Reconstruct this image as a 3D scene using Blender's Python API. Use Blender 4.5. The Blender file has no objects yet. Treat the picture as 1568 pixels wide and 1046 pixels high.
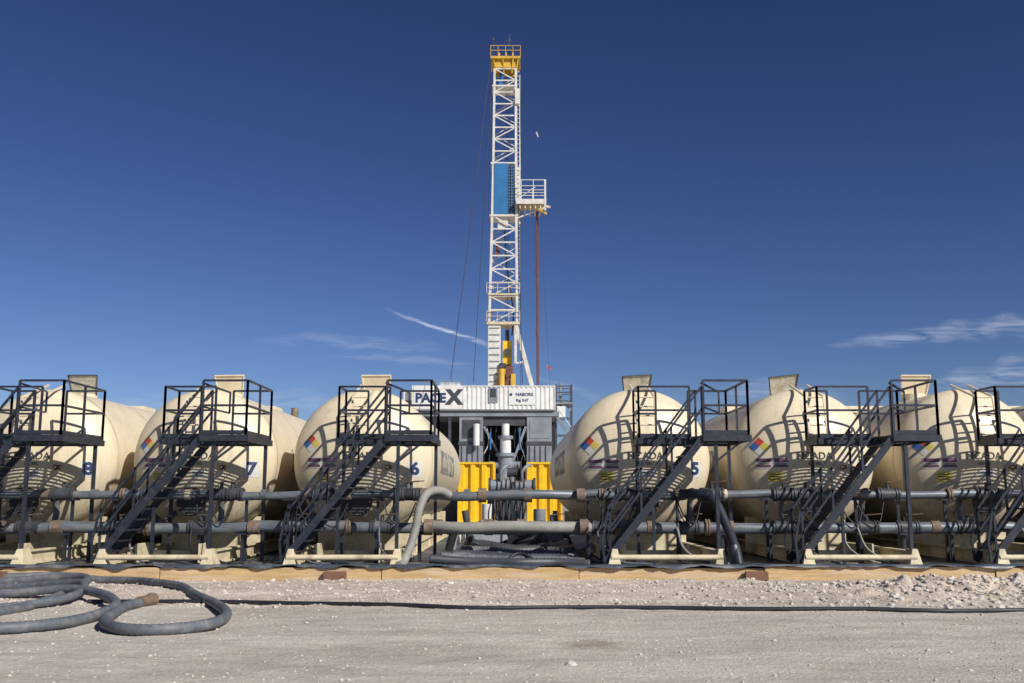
import bpy, math, random
from mathutils import Vector, Matrix, noise
random.seed(7)
S = bpy.context.scene
S.view_settings.view_transform = 'Standard'
S.view_settings.look = 'None'
S.view_settings.exposure = 0
COL = S.collection

# ------------------------------------------------------------ materials
def mat(name, col, rough=0.6, metal=0.0, var=0.15, scale=3.0, stretch=(1,1,1), bump=0.0, bscale=40.0, dirt=None, dirt_amt=0.0, dirt_scale=1.5, streak=None, low=None):
    m = bpy.data.materials.new(name); m.use_nodes = True
    nt = m.node_tree; N = nt.nodes; L = nt.links
    bs = N['Principled BSDF']
    bs.inputs['Roughness'].default_value = rough
    bs.inputs['Metallic'].default_value = metal
    tc = N.new('ShaderNodeTexCoord'); mp = N.new('ShaderNodeMapping')
    mp.inputs['Scale'].default_value = stretch
    L.new(tc.outputs['Object'], mp.inputs['Vector'])
    nz = N.new('ShaderNodeTexNoise'); nz.inputs['Scale'].default_value = scale
    nz.inputs['Detail'].default_value = 6; nz.inputs['Roughness'].default_value = 0.65
    L.new(mp.outputs[0], nz.inputs['Vector'])
    cr = N.new('ShaderNodeValToRGB')
    cr.color_ramp.elements[0].position = 0.3; cr.color_ramp.elements[1].position = 0.7
    cr.color_ramp.elements[0].color = (col[0]*(1-var), col[1]*(1-var), col[2]*(1-var*1.1), 1)
    cr.color_ramp.elements[1].color = (min(1,col[0]*(1+var*.5)), min(1,col[1]*(1+var*.5)), min(1,col[2]*(1+var*.5)), 1)
    L.new(nz.outputs['Fac'], cr.inputs[0])
    out = cr.outputs[0]
    def layer(out, vec, sc, p0, p1, amt, colr, mask=None):
        n2 = N.new('ShaderNodeTexNoise'); n2.inputs['Scale'].default_value = sc
        n2.inputs['Detail'].default_value = 8; n2.inputs['Roughness'].default_value = 0.7
        L.new(vec, n2.inputs['Vector'])
        r2 = N.new('ShaderNodeValToRGB')
        r2.color_ramp.elements[0].position = p0; r2.color_ramp.elements[1].position = p1
        r2.color_ramp.elements[0].color = (0,0,0,1); r2.color_ramp.elements[1].color = (amt,)*3+(1,)
        L.new(n2.outputs['Fac'], r2.inputs[0])
        f = r2.outputs[0]
        if mask:
            mm = N.new('ShaderNodeMath'); mm.operation='MULTIPLY'; L.new(f,mm.inputs[0]); L.new(mask,mm.inputs[1]); f=mm.outputs[0]
        mx = N.new('ShaderNodeMixRGB'); mx.inputs[2].default_value = (*colr,1)
        L.new(f, mx.inputs[0]); L.new(out, mx.inputs[1]); return mx.outputs[0]
    if dirt: out = layer(out, mp.outputs[0], dirt_scale, .48, .75, dirt_amt, dirt)
    if streak:
        mp2 = N.new('ShaderNodeMapping'); mp2.inputs['Scale'].default_value = (7,7,.35)
        L.new(tc.outputs['Object'], mp2.inputs['Vector'])
        out = layer(out, mp2.outputs[0], 1.0, .50, .76, streak[1], streak[0])
        out = layer(out, tc.outputs['Object'], 22, .66, .74, .5, (.25,.17,.1))
    if low:   # dust and splash staining that gets denser towards the ground
        sz = N.new('ShaderNodeSeparateXYZ'); L.new(tc.outputs['Object'], sz.inputs[0])
        mr = N.new('ShaderNodeMapRange'); mr.inputs[1].default_value = 2.3; mr.inputs[2].default_value = .7
        L.new(sz.outputs['Z'], mr.inputs[0])
        out = layer(out, mp2.outputs[0], 2.2, .32, .62, .75, low, mr.outputs[0])
    L.new(out, bs.inputs['Base Color'])
    if bump > 0:
        nb = N.new('ShaderNodeTexNoise'); nb.inputs['Scale'].default_value = bscale; nb.inputs['Detail'].default_value = 5
        L.new(tc.outputs['Object'], nb.inputs['Vector'])
        bp = N.new('ShaderNodeBump'); bp.inputs['Strength'].default_value = bump; bp.inputs['Distance'].default_value = 0.02
        L.new(nb.outputs['Fac'], bp.inputs['Height']); L.new(bp.outputs[0], bs.inputs['Normal'])
    return m

CREAM = mat('cream_paint', (0.76,0.66,0.47), 0.40, var=0.06, scale=1.2, stretch=(1.6,1.0,.5), dirt=(0.50,0.42,0.29), dirt_amt=0.45, dirt_scale=1.6, bump=.05, bscale=2.5, streak=((.36,.28,.18),.42), low=(.34,.27,.18))
SKID = mat('skid_paint', (0.68,0.59,0.40), 0.6, var=0.2, scale=4, dirt=(0.2,0.13,0.07), dirt_amt=0.8, dirt_scale=3)
NAVY = mat('dark_steel_paint', (0.022,0.028,0.044), 0.42, var=0.3, scale=5, dirt=(0.10,0.095,0.09), dirt_amt=0.45, dirt_scale=6)
PIPE = mat('pipe_grey', (0.15,0.17,0.20), 0.45, .2, var=0.35, scale=4, stretch=(.6,2,2), dirt=(0.34,0.30,0.25), dirt_amt=0.7, dirt_scale=3)
RUST = mat('coupling_rust', (0.20,0.14,0.10), 0.7, .2, var=0.45, scale=9, dirt=(0.40,0.35,0.29), dirt_amt=.7, dirt_scale=7)
HOSE = mat('hose_rubber', (0.115,0.13,0.155), 0.6, var=0.3, scale=8, dirt=(0.34,0.31,0.27), dirt_amt=0.6, dirt_scale=5)
HOSEB = mat('hose_beige', (0.31,0.30,0.265), 0.7, var=0.3, scale=8, dirt=(.16,.15,.14), dirt_amt=.7, dirt_scale=4)
BLACK = mat('black_rubber_and_shade', (0.018,0.02,0.026), 0.5, var=0.3)
WHITE = mat('white_paint', (0.74,0.74,0.72), 0.45, var=0.08, scale=.8, dirt=(0.45,0.42,0.38), dirt_amt=.6, dirt_scale=1.2)
MASTW = mat('mast_paint', (0.68,0.67,0.62), 0.5, var=0.15, scale=1.2, dirt=(0.36,0.33,0.28), dirt_amt=.8, dirt_scale=1.6)
GREY = mat('grey_steel', (0.24,0.265,0.30), 0.5, var=0.25, scale=.9, dirt=(0.12,0.11,0.1), dirt_amt=.6, dirt_scale=1.3)
DGREY = mat('dark_machinery', (0.06,0.066,0.078), 0.5, var=0.4, scale=1.5)
YEL = mat('yellow_paint', (0.84,0.52,0.015), 0.45, var=0.12, scale=1.2, dirt=(0.3,0.2,0.08), dirt_amt=.4, dirt_scale=2)
YELD = mat('crown_yellow', (0.62,0.39,0.04), 0.5, var=0.25, scale=1.2)
BLUE = mat('blue_paint', (0.025,0.16,0.38), 0.45, var=0.2, scale=1.0)
BROWN = mat('drill_pipe_rust', (0.15,0.055,0.04), 0.6, var=0.3)
WOOD = mat('ochre_timber', (0.56,0.38,0.19), 0.85, var=0.3, scale=3, stretch=(.5,3,6), bump=.4, bscale=30, dirt=(0.56,0.50,0.41), dirt_amt=.9, dirt_scale=1.1)
WOODR = mat('red_timber', (0.20,0.10,0.065), 0.8, var=0.3, scale=6)
STONE = mat('stone', (0.58,0.53,0.47), 0.95, var=0.4, scale=3)
LID = mat('weathered_lid', (0.50,0.47,0.38), 0.7, var=0.3, scale=7, dirt=(0.14,0.10,0.07), dirt_amt=.9, dirt_scale=4)
M_WHITE = mat('decal_white', (0.66,0.65,0.62), 0.5, var=0.12, scale=8)
M_RED = mat('decal_red', (0.55,0.07,0.045), 0.5, var=0.15)
M_BLUE = mat('decal_blue', (0.04,0.14,0.42), 0.5, var=0.15)
M_YEL = mat('decal_yellow', (0.68,0.54,0.10), 0.5, var=0.15)
M_PUR = mat('decal_purple', (0.17,0.07,0.13), 0.5, var=0.1)
M_INK = mat('decal_ink', (0.05,0.055,0.065), 0.5, var=0.2, scale=9)
M_NAVY = mat('decal_navy', (0.025,0.045,0.12), 0.5, var=0.1)
M_FADE = mat('decal_faded_blue', (0.28,0.29,0.32), 0.6, var=0.3, scale=5)

# ------------------------------------------------------------ builder
class B:
    def __init__(s): s.v=[]; s.f=[]; s.m=[]; s.s=[]; s.mats=[]
    def mi(s, m):
        if m not in s.mats: s.mats.append(m)
        return s.mats.index(m)
    def add(s, vs, fs, m, smooth=False):
        o=len(s.v); s.v+= [tuple(x) for x in vs]; k=s.mi(m)
        for f in fs: s.f.append(tuple(i+o for i in f)); s.m.append(k); s.s.append(smooth)
    def box(s, a, b, m):
        x0,y0,z0=a; x1,y1,z1=b
        vs=[(x0,y0,z0),(x1,y0,z0),(x1,y1,z0),(x0,y1,z0),(x0,y0,z1),(x1,y0,z1),(x1,y1,z1),(x0,y1,z1)]
        s.add(vs,[(0,3,2,1),(4,5,6,7),(0,1,5,4),(1,2,6,5),(2,3,7,6),(3,0,4,7)],m)
    def beam(s, p0, p1, w, h, m, up=(0,0,1)):
        p0=Vector(p0); p1=Vector(p1); d=(p1-p0).normalized(); up=Vector(up)
        if abs(d.dot(up))>0.98: up=Vector((0,1,0))
        x=d.cross(up).normalized(); z=x.cross(d).normalized()
        vs=[]
        for p in (p0,p1):
            for a,c in ((-1,-1),(1,-1),(1,1),(-1,1)): vs.append(p+x*a*w/2+z*c*h/2)
        s.add(vs,[(0,1,2,3),(7,6,5,4),(0,4,5,1),(1,5,6,2),(2,6,7,3),(3,7,4,0)],m)
    def cyl(s, p0, p1, r, m, n=10, r1=None, caps=True):
        p0=Vector(p0); p1=Vector(p1); d=(p1-p0).normalized(); r1=r if r1 is None else r1
        up=Vector((0,0,1)) if abs(d.z)<.95 else Vector((0,1,0))
        x=d.cross(up).normalized(); z=x.cross(d).normalized()
        A=[p0+(x*math.cos(t)+z*math.sin(t))*r for t in [2*math.pi*i/n for i in range(n)]]
        C=[p1+(x*math.cos(t)+z*math.sin(t))*r1 for t in [2*math.pi*i/n for i in range(n)]]
        s.add(A+C,[(i,(i+1)%n,n+(i+1)%n,n+i) for i in range(n)],m,True)
        if caps: s.add(A+C,[tuple(range(n))[::-1],tuple(range(n,2*n))],m)
    def tube(s, pts, r, m, n=10, sub=6, rib=0.0, ribstep=0.05, closed=False):
        P=[Vector(p) for p in pts]; Q=[]
        E=[P[0]*2-P[1]]+P+[P[-1]*2-P[-2]]
        for i in range(1,len(E)-2):
            a,b,c,d=E[i-1:i+3]
            k=sub if not rib else max(4,int((c-b).length/ribstep))
            for j in range(k):
                t=j/k
                Q.append(0.5*((2*b)+(c-a)*t+(2*a-5*b+4*c-d)*t*t+(3*b-a-3*c+d)*t**3))
        Q.append(P[-1])
        vs=[]; fs=[]; u=None
        for i,q in enumerate(Q):
            d=(Q[min(i+1,len(Q)-1)]-Q[max(i-1,0)]).normalized()
            if u is None:
                u=d.cross(Vector((0,0,1)) if abs(d.z)<.9 else Vector((0,1,0))).normalized()
            u=(u-d*u.dot(d)).normalized(); w=d.cross(u)
            rr=r*(1+(rib if i%2 else -rib))
            for j in range(n):
                t=2*math.pi*j/n; vs.append(q+(u*math.cos(t)+w*math.sin(t))*rr)
        for i in range(len(Q)-1):
            for j in range(n): fs.append((i*n+j,i*n+(j+1)%n,(i+1)*n+(j+1)%n,(i+1)*n+j))
        s.add(vs,fs,m,True)
        e=len(Q)-1
        s.add(vs[:n]+vs[e*n:],[tuple(range(n)),tuple(range(n,2*n))],m)
    def obj(s, name, parent=None, bevel=0):
        me=bpy.data.meshes.new(name); me.from_pydata(s.v,[],s.f)
        for m in s.mats: me.materials.append(m)
        me.polygons.foreach_set('material_index',s.m); me.polygons.foreach_set('use_smooth',s.s)
        me.update()
        o=bpy.data.objects.new(name,me); COL.objects.link(o)
        if parent: o.parent=parent
        if bevel:
            bv=o.modifiers.new('bevel','BEVEL'); bv.width=bevel; bv.segments=2; bv.limit_method='ANGLE'
        return o
def empty(name, loc=(0,0,0)):
    e=bpy.data.objects.new(name,None); COL.objects.link(e); e.empty_display_size=.5
    return e

def text_mesh(txt, size, bold=0.0):
    cu=bpy.data.curves.new('t','FONT'); cu.body=txt; cu.size=size; cu.align_x='CENTER'; cu.align_y='CENTER'; cu.offset=bold; cu.resolution_u=3
    o=bpy.data.objects.new('t',cu); COL.objects.link(o)
    dg=bpy.context.evaluated_depsgraph_get(); me=bpy.data.meshes.new_from_object(o.evaluated_get(dg))
    vs=[v.co.copy() for v in me.vertices]; fs=[tuple(p.vertices) for p in me.polygons]
    bpy.data.objects.remove(o); bpy.data.curves.remove(cu); bpy.data.meshes.remove(me)
    return vs,fs

# ------------------------------------------------------------ world / sun / camera
a_,b_,c_ = 0.95,-1.0,1.0
el=math.atan2(c_,math.hypot(a_,b_)); rot=math.atan2(a_,b_)
W=bpy.data.worlds.new('World'); S.world=W; W.use_nodes=True
nt=W.node_tree; bg=nt.nodes['Background']
sk=nt.nodes.new('ShaderNodeTexSky'); sk.sky_type='NISHITA'; sk.sun_disc=False
sk.sun_elevation=el; sk.sun_rotation=rot; sk.altitude=900; sk.air_density=1.0; sk.dust_density=0.35; sk.ozone_density=4.0
gm=nt.nodes.new('ShaderNodeGamma'); gm.inputs['Gamma'].default_value=1.45
hs=nt.nodes.new('ShaderNodeHueSaturation'); hs.inputs['Saturation'].default_value=.97
ml=nt.nodes.new('ShaderNodeMixRGB'); ml.blend_type='MULTIPLY'; ml.inputs[0].default_value=1; ml.inputs[2].default_value=(.50,.47,.56,1)
nt.links.new(sk.outputs[0],gm.inputs['Color']); nt.links.new(gm.outputs[0],hs.inputs['Color']); nt.links.new(hs.outputs[0],ml.inputs[1]); nt.links.new(ml.outputs[0],bg.inputs['Color'])
bg.inputs['Strength'].default_value=0.05
ld=bpy.data.lights.new('sun','SUN'); ld.energy=5.0; ld.angle=math.radians(.53); ld.color=(1,.955,.885)
lo=bpy.data.objects.new('sun',ld); COL.objects.link(lo)
lo.rotation_euler=Vector((a_,b_,c_)).to_track_quat('Z','Y').to_euler(); lo.location=(30,-35,30)
cd=bpy.data.cameras.new('camera'); cam=bpy.data.objects.new('camera',cd); COL.objects.link(cam)
cd.lens=35; cd.sensor_width=36; cd.clip_end=20000; cd.clip_start=.1
cam.location=(0,0,1.45); cam.rotation_euler=(math.radians(90+8.91),0,0); S.camera=cam

# ------------------------------------------------------------ ground
def frange(a,b,st):
    n=int(round((b-a)/st)); return [a+(b-a)*i/n for i in range(n+1)]
xs=[-6000,-1500,-400,-120,-50,-25]+frange(-17,17,.07)+[25,50,120,400,1500,6000]
ys=[-6000,-1000,-200,-40,-5,3]+frange(6.5,18.6,.06)+[20,23,30,45,80,150,400,1500,8000]
def gz(x,y):
    z=0
    if 6<y<18.7 and abs(x)<17:
        e=min(1,(y-6)/1.0)
        f=max(0,min(1,(y-13.4)/.6))
        z+=noise.noise((x*.35,y*.35,1))*.03*e
        z+=noise.noise((x*2.2,y*2.2,5))*(.010+.022*f)*e
        z+=noise.noise((x*7,y*7,9))*(.006+.018*f)*e
        z+=noise.noise((x*14,y*14,9))*(.003+.012*f)*e
        z+=.06*math.exp(-((y-15.4)/1.3)**2)
        z-=.012*math.exp(-((y-11.3+.06*x)/.25)**2)+.010*math.exp(-((y-9.6+.05*x)/.25)**2)
        z+=.19*math.exp(-((x-6.9)/1.8)**2-((y-15.4)/.8)**2)*(1+.9*noise.noise((x*4,y*4,2)))
    return z
vs=[(x,y,gz(x,y)) for y in ys for x in xs]; nx=len(xs)
fs=[(j*nx+i,j*nx+i+1,(j+1)*nx+i+1,(j+1)*nx+i) for j in range(len(ys)-1) for i in range(nx-1)]
G=bpy.data.materials.new('caliche_ground'); G.use_nodes=True
nt=G.node_tree; N=nt.nodes; L=nt.links; bs=N['Principled BSDF']; bs.inputs['Roughness'].default_value=.95; bs.inputs['Specular IOR Level'].default_value=.15
tc=N.new('ShaderNodeTexCoord')
def nz(scale,det=6,ro=.6,st=None):
    n=N.new('ShaderNodeTexNoise'); n.inputs['Scale'].default_value=scale; n.inputs['Detail'].default_value=det; n.inputs['Roughness'].default_value=ro
    if st:
        mp=N.new('ShaderNodeMapping'); mp.inputs['Scale'].default_value=st; L.new(tc.outputs['Object'],mp.inputs[0]); L.new(mp.outputs[0],n.inputs['Vector'])
    else: L.new(tc.outputs['Object'],n.inputs['Vector'])
    return n
def ramp(src,p0,c0,p1,c1):
    r=N.new('ShaderNodeValToRGB'); r.color_ramp.elements[0].position=p0; r.color_ramp.elements[1].position=p1
    r.color_ramp.elements[0].color=(*c0,1); r.color_ramp.elements[1].color=(*c1,1); L.new(src,r.inputs[0]); return r
def mix(kind,f,a,b):
    m=N.new('ShaderNodeMixRGB'); m.blend_type=kind
    if hasattr(f,'node'): L.new(f,m.inputs[0])
    else: m.inputs[0].default_value=f
    for k,q in ((1,a),(2,b)):
        if hasattr(q,'node'): L.new(q,m.inputs[k])
        else: m.inputs[k].default_value=(*q,1)
    return m
base=ramp(nz(.55,9,.7,(.5,1.6,1)).outputs['Fac'],.38,(.475,.43,.37),.62,(.655,.60,.525))
mid=ramp(nz(3.2,8,.72,(.7,1.4,1)).outputs['Fac'],.35,(.84,.83,.82),.62,(1.05,1.05,1.05))
c0=mix('MULTIPLY',1,base.outputs[0],mid.outputs[0])
fine=ramp(nz(16,6,.75).outputs['Fac'],.32,(.80,.79,.78),.68,(1.10,1.10,1.10))
c1=mix('MULTIPLY',1,c0.outputs[0],fine.outputs[0])
speck=ramp(nz(38,3,.6).outputs['Fac'],.6,(0,0,0),.70,(.6,.6,.6))
c2=mix('MIX',speck.outputs[0],c1.outputs[0],(.73,.69,.62))
dark=ramp(nz(26,4,.65).outputs['Fac'],.28,(.6,.6,.6),.42,(0,0,0))
c3=mix('MIX',dark.outputs[0],c2.outputs[0],(.32,.27,.225))
sx=N.new('ShaderNodeSeparateXYZ'); L.new(tc.outputs['Object'],sx.inputs[0])
mr=N.new('ShaderNodeMapRange'); mr.inputs[1].default_value=13.0; mr.inputs[2].default_value=14.5; mr.inputs[4].default_value=.6; L.new(sx.outputs['Y'],mr.inputs[0])
c4=mix('MULTIPLY',mr.outputs[0],c3.outputs[0],(1.06,.97,.91))
vm=N.new('ShaderNodeVectorMath'); vm.operation='DISTANCE'; vm.inputs[1].default_value=(.82,10.4,0); L.new(tc.outputs['Object'],vm.inputs[0])
ad=N.new('ShaderNodeMath'); ad.operation='ADD'; L.new(vm.outputs['Value'],ad.inputs[0])
n5=nz(4,6,.7); sc=N.new('ShaderNodeMath'); sc.operation='MULTIPLY'; sc.inputs[1].default_value=.7; L.new(n5.outputs['Fac'],sc.inputs[0]); L.new(sc.outputs[0],ad.inputs[1])
st=ramp(ad.outputs[0],.50,(.6,.6,.6),.78,(0,0,0))
c5=mix('MIX',st.outputs[0],c4.outputs[0],(.24,.19,.13))
L.new(c5.outputs[0],bs.inputs['Base Color'])
nb1=nz(22,8,.75); nb2=N.new('ShaderNodeTexVoronoi'); nb2.inputs['Scale'].default_value=26; L.new(tc.outputs['Object'],nb2.inputs['Vector'])
hb=N.new('ShaderNodeMath'); hb.operation='SUBTRACT'; L.new(nb1.outputs['Fac'],hb.inputs[0])
hm=N.new('ShaderNodeMath'); hm.operation='MULTIPLY'; hm.inputs[1].default_value=.4; L.new(nb2.outputs['Distance'],hm.inputs[0]); L.new(hm.outputs[0],hb.inputs[1])
bp=N.new('ShaderNodeBump'); bp.inputs['Strength'].default_value=.6; bp.inputs['Distance'].default_value=.03
L.new(hb.outputs[0],bp.inputs['Height']); L.new(bp.outputs[0],bs.inputs['Normal'])
g=B(); g.add(vs,fs,G,True); g.obj('ground')

phi=(1+5**.5)/2
IV=[Vector(v).normalized() for v in [(-1,phi,0),(1,phi,0),(-1,-phi,0),(1,-phi,0),(0,-1,phi),(0,1,phi),(0,-1,-phi),(0,1,-phi),(phi,0,-1),(phi,0,1),(-phi,0,-1),(-phi,0,1)]]
IF=[(0,11,5),(0,5,1),(0,1,7),(0,7,10),(0,10,11),(1,5,9),(5,11,4),(11,10,2),(10,7,6),(7,1,8),(3,9,4),(3,4,2),(3,2,6),(3,6,8),(3,8,9),(4,9,5),(2,4,11),(6,2,10),(8,6,7),(9,8,1)]
st=B()
def stone(x,y,r):
    R=Matrix.Rotation(random.random()*6.28,3,'Z')@Matrix.Rotation(random.random()*3,3,'X')
    sc=Vector((random.uniform(.7,1.3),random.uniform(.7,1.3),random.uniform(.5,.8)))
    z=gz(x,y)+r*.12
    st.add([Vector((x,y,z))+Vector([(R@v)[k]*sc[k] for k in range(3)])*r*random.uniform(.8,1.2) for v in IV],IF,STONE)
for i in range(9500):
    if random.random()<.62:
        y=random.uniform(13.6,18.1); r=min(.05,.006+random.expovariate(1/.009))
        x=random.uniform(-.6,.6)*y
    else:
        y=random.uniform(7.8,13.6); x=random.uniform(-.6,.6)*y
        if noise.noise((x*.8,y*1.5,4))<-.05 and random.random()<.8: continue
        r=min(.024,.004+random.expovariate(1/.0042))
    stone(x,y,r)
for i in range(1300):
    x=random.gauss(7.0,1.5); y=random.gauss(15.3,.8)
    if y<18: stone(x,y,random.uniform(.012,.055))
for x,y,r in [(.52,9.1,.05),(1.1,8.9,.022),(-1.05,17.2,.08),(.2,16.8,.05),(2.7,10.6,.03),(-2.4,12,.025),(-.3,9.4,.025),(3.4,9.9,.022)]: stone(x,y,r)
st.obj('gravel')

# ------------------------------------------------------------ berm and liner
w=B(); x=-17.5
while x<17.5:
    ln=random.uniform(3.2,4.2); dy=random.uniform(-.03,.03); h=.22+random.uniform(-.015,.02)
    w.beam((x,18.24+dy,h/2-.02),(x+ln-.015,18.24+random.uniform(-.03,.03),h/2-.02+random.uniform(-.01,.01)),.07,h+.04,WOOD)
    x+=ln
for bx in (-3.15,4.35,-9.2): w.box((bx-.2,18.08,.0),(bx+.2,18.19,.15),WOODR)
w.obj('containment_berm',bevel=.006)
LIN=mat('pond_liner',(.060,.075,.10),.40,var=.35,scale=2,dirt=(.36,.34,.31),dirt_amt=.8,dirt_scale=1.6)
l=B(); lx=frange(-26,26,.1); ly=[18.15,18.16,18.2,18.3,18.45,18.7,19,19.4,19.8,20.2,20.7,21.2,22,23.5,26,32,40,45]
vs=[]
for j,y in enumerate(ly):
    for x in lx:
        nn=noise.noise((x*1.3,y*1.2,3)); n2=noise.noise((x*5,y*3,8))
        if j==0: z=.225+.07*noise.noise((x*1.9,0,4))+.03*n2
        elif j==1: z=.25+.02*nn
        elif j<4: z=.265+.018*nn+.012*n2
        else: z=max(.018,.25-(y-18.3)*.28)+.035*(nn+.5)+.018*n2
        vs.append((x,y+(.03*n2 if j<2 else 0),z))
n=len(lx)
l.add(vs,[(j*n+i,j*n+i+1,(j+1)*n+i+1,(j+1)*n+i) for j in range(len(ly)-1) for i in range(n-1)],LIN,True)
l.obj('containment_liner')

# ------------------------------------------------------------ tanks
R=1.74; CZ=2.36; Y0=24.6; DD=.95; LEN=11.6
def dome_y(dx,dz): return Y0-DD*math.sqrt(max(0,1-(dx*dx+dz*dz)/(R*R)))
def decal(b,cx,pts,m,off=.006):
    k=4; vs=[]; fs=[]
    for j in range(k+1):
        for i in range(k+1):
            s=i/k;t=j/k
            dx=(pts[0][0]*(1-s)+pts[1][0]*s)*(1-t)+(pts[3][0]*(1-s)+pts[2][0]*s)*t
            dz=(pts[0][1]*(1-s)+pts[1][1]*s)*(1-t)+(pts[3][1]*(1-s)+pts[2][1]*s)*t
            vs.append((cx+dx,dome_y(dx,dz)-off,CZ+dz))
    fs=[(j*(k+1)+i,j*(k+1)+i+1,(j+1)*(k+1)+i+1,(j+1)*(k+1)+i) for j in range(k) for i in range(k)]
    b.add(vs,fs,m)
def rect(b,cx,dx,dz,w,h,m,off=.006): decal(b,cx,[(dx-w/2,dz-h/2),(dx+w/2,dz-h/2),(dx+w/2,dz+h/2),(dx-w/2,dz+h/2)],m,off)
def tank(cx,num,lidx,lidm):
    e=empty('storage_tank')
    b=B(); n=96; prof=[]
    for i in range(0,19):
        t=math.pi/2*i/18; prof.append((R*math.sin(t),Y0-DD*math.cos(t)))
    for yy in frange(Y0+.6,Y0+LEN,1.0): prof.append((R,yy))
    for i in range(12,-1,-1):
        t=math.pi/2*i/12; prof.append((R*math.sin(t),Y0+LEN+.01+DD*math.cos(t)))
    vs=[]; fs=[]
    for r,y in prof:
        for j in range(n):
            t=2*math.pi*j/n; vs.append((cx+max(r,.001)*math.cos(t),y,CZ+max(r,.001)*math.sin(t)))
    for i in range(len(prof)-1):
        for j in range(n): fs.append((i*n+j,i*n+(j+1)%n,(i+1)*n+(j+1)%n,(i+1)*n+j))
    b.add(vs,fs,CREAM,True)
    for yy in (Y0+.02,Y0+3,Y0+6,Y0+9,Y0+LEN):
        b.cyl((cx,yy-.02,CZ),(cx,yy+.02,CZ),R+.009,CREAM,96,caps=False)
    b.obj('shell',e)
    b=B()
    for yy in (Y0+.8,Y0+4.5,Y0+8,Y0+11):
        b.box((cx-1.25,yy-.06,.1),(cx+1.25,yy+.06,.98),SKID)
    for dx in (-1.0,1.2):
        X=cx+dx
        b.box((X-.08,21.2,.06),(X+.08,37,.10),SKID); b.box((X-.02,21.2,.10),(X+.02,37,.32),SKID); b.box((X-.08,21.2,.32),(X+.08,37,.36),SKID)
        vs=[(X-.13,20.9,.05),(X+.15,20.9,.05),(X+.08,20.98,.40),(X-.03,20.98,.40),(X-.13,21.5,.05),(X+.15,21.5,.05),(X+.08,21.3,.40),(X-.03,21.3,.40)]
        b.add(vs,[(0,1,2,3),(5,4,7,6),(1,5,6,2),(4,0,3,7),(3,2,6,7),(0,4,5,1)],SKID)
    b.cyl((cx-1.05,20.97,.23),(cx+1.25,20.97,.23),.058,SKID,12)
    for k in range(3): b.box((cx-.98,22.9+k*4,.12),(cx+1.18,22.96+k*4,.28),SKID)
    for q in (-.62,.75): b.box((cx+q-.05,22.0,.05),(cx+q-.01,22.8,.46),SKID)
    b.obj('skid_frame',e,bevel=.008)
    b=B()
    b.cyl((cx,dome_y(0,-1.0)+.1,CZ-1.0),(cx,dome_y(0,-1.0)-.22,CZ-1.0),.27,CREAM,24)
    b.cyl((cx,dome_y(0,-1.0)-.22,CZ-1.0),(cx,dome_y(0,-1.0)-.28,CZ-1.0),.34,DGREY,24)
    for i in range(12):
        t=i*math.pi/6; b.cyl((cx+.3*math.cos(t),23.4,CZ-1+.3*math.sin(t)),(cx+.3*math.cos(t),23.62,CZ-1+.3*math.sin(t)),.02,RUST,6)
    b.tube([(cx-.55,22.8,.82),(cx-.55,23.3,.82),(cx-.55,23.8,1.0),(cx-.5,24.4,1.2)],.085,PIPE,12)
    b.cyl((cx-.55,23.1,.82),(cx-.55,23.2,.82),.15,RUST,14)
    b.cyl((cx+.7,dome_y(.7,-.2)+.05,CZ-.2),(cx+.7,dome_y(.7,-.2)-.12,CZ-.2),.05,CREAM,14); b.cyl((cx+.7,dome_y(.7,-.2)-.12,CZ-.2),(cx+.7,dome_y(.7,-.2)-.17,CZ-.2),.08,RUST,12)
    b.obj('manway',e)
    b=B(); ly=Y0+2.6
    b.cyl((cx+lidx,ly,CZ+R-.1),(cx+lidx,ly,CZ+R+.14),.32,CREAM,24)
    zt=CZ+R
    tl=random.uniform(-.05,.07)
    vs=[(cx+lidx-.33,ly-.05,zt+.12),(cx+lidx+.33,ly-.05,zt+.12),(cx+lidx+.40,ly-.25,zt+.64+tl*.5),(cx+lidx-.40,ly-.25,zt+.64-tl)]
    vs+=[(v[0],v[1]+.035,v[2]+.01) for v in vs]
    b.add(vs,[(0,1,2,3),(7,6,5,4),(0,4,5,1),(1,5,6,2),(2,6,7,3),(3,7,4,0)],lidm)
    ed=[Vector(v)+Vector((0,-.01,0)) for v in vs[:4]]
    for i in range(4): b.beam(ed[i],ed[(i+1)%4],.03,.03,DGREY if lidm is LID else CREAM)
    b.box((cx+lidx-.9,ly+3,zt-.1),(cx+lidx+.5,ly+4,zt+.10),CREAM)
    b.cyl((cx+.25,ly+6,zt-.1),(cx+.25,ly+6,zt+.3),.12,RUST,12)
    b.obj('hatch_lid',e)
    b=B(); s=.115; dx,dz=-1.22+random.uniform(-.04,.04),.33+random.uniform(-.04,.04)
    for ox,oz,m in ((0,s,M_RED),(-s,0,M_BLUE),(s,0,M_YEL),(0,-s,M_WHITE)):
        q=s*.96; decal(b,cx,[(dx+ox,dz+oz-q),(dx+ox+q,dz+oz),(dx+ox,dz+oz+q),(dx+ox-q,dz+oz)],m)
    jz=random.uniform(-.05,.03)
    for ddx in (-1.11,-.73):
        rect(b,cx,ddx,-.1+jz,.34,.27,M_WHITE); rect(b,cx,ddx,-.04+jz,.31,.09,M_PUR,.009); rect(b,cx,ddx,-.18+jz,.31,.05,M_PUR,.009)
        for q in (-.115,-.145): rect(b,cx,ddx,q+jz,.25,.012,M_INK,.0095)
    rect(b,cx,-.86,-.42,.32,.22,M_YEL)
    for q in (-.36,-.42,-.48): rect(b,cx,-.86,q,.25,.02,M_INK,.009)
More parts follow.
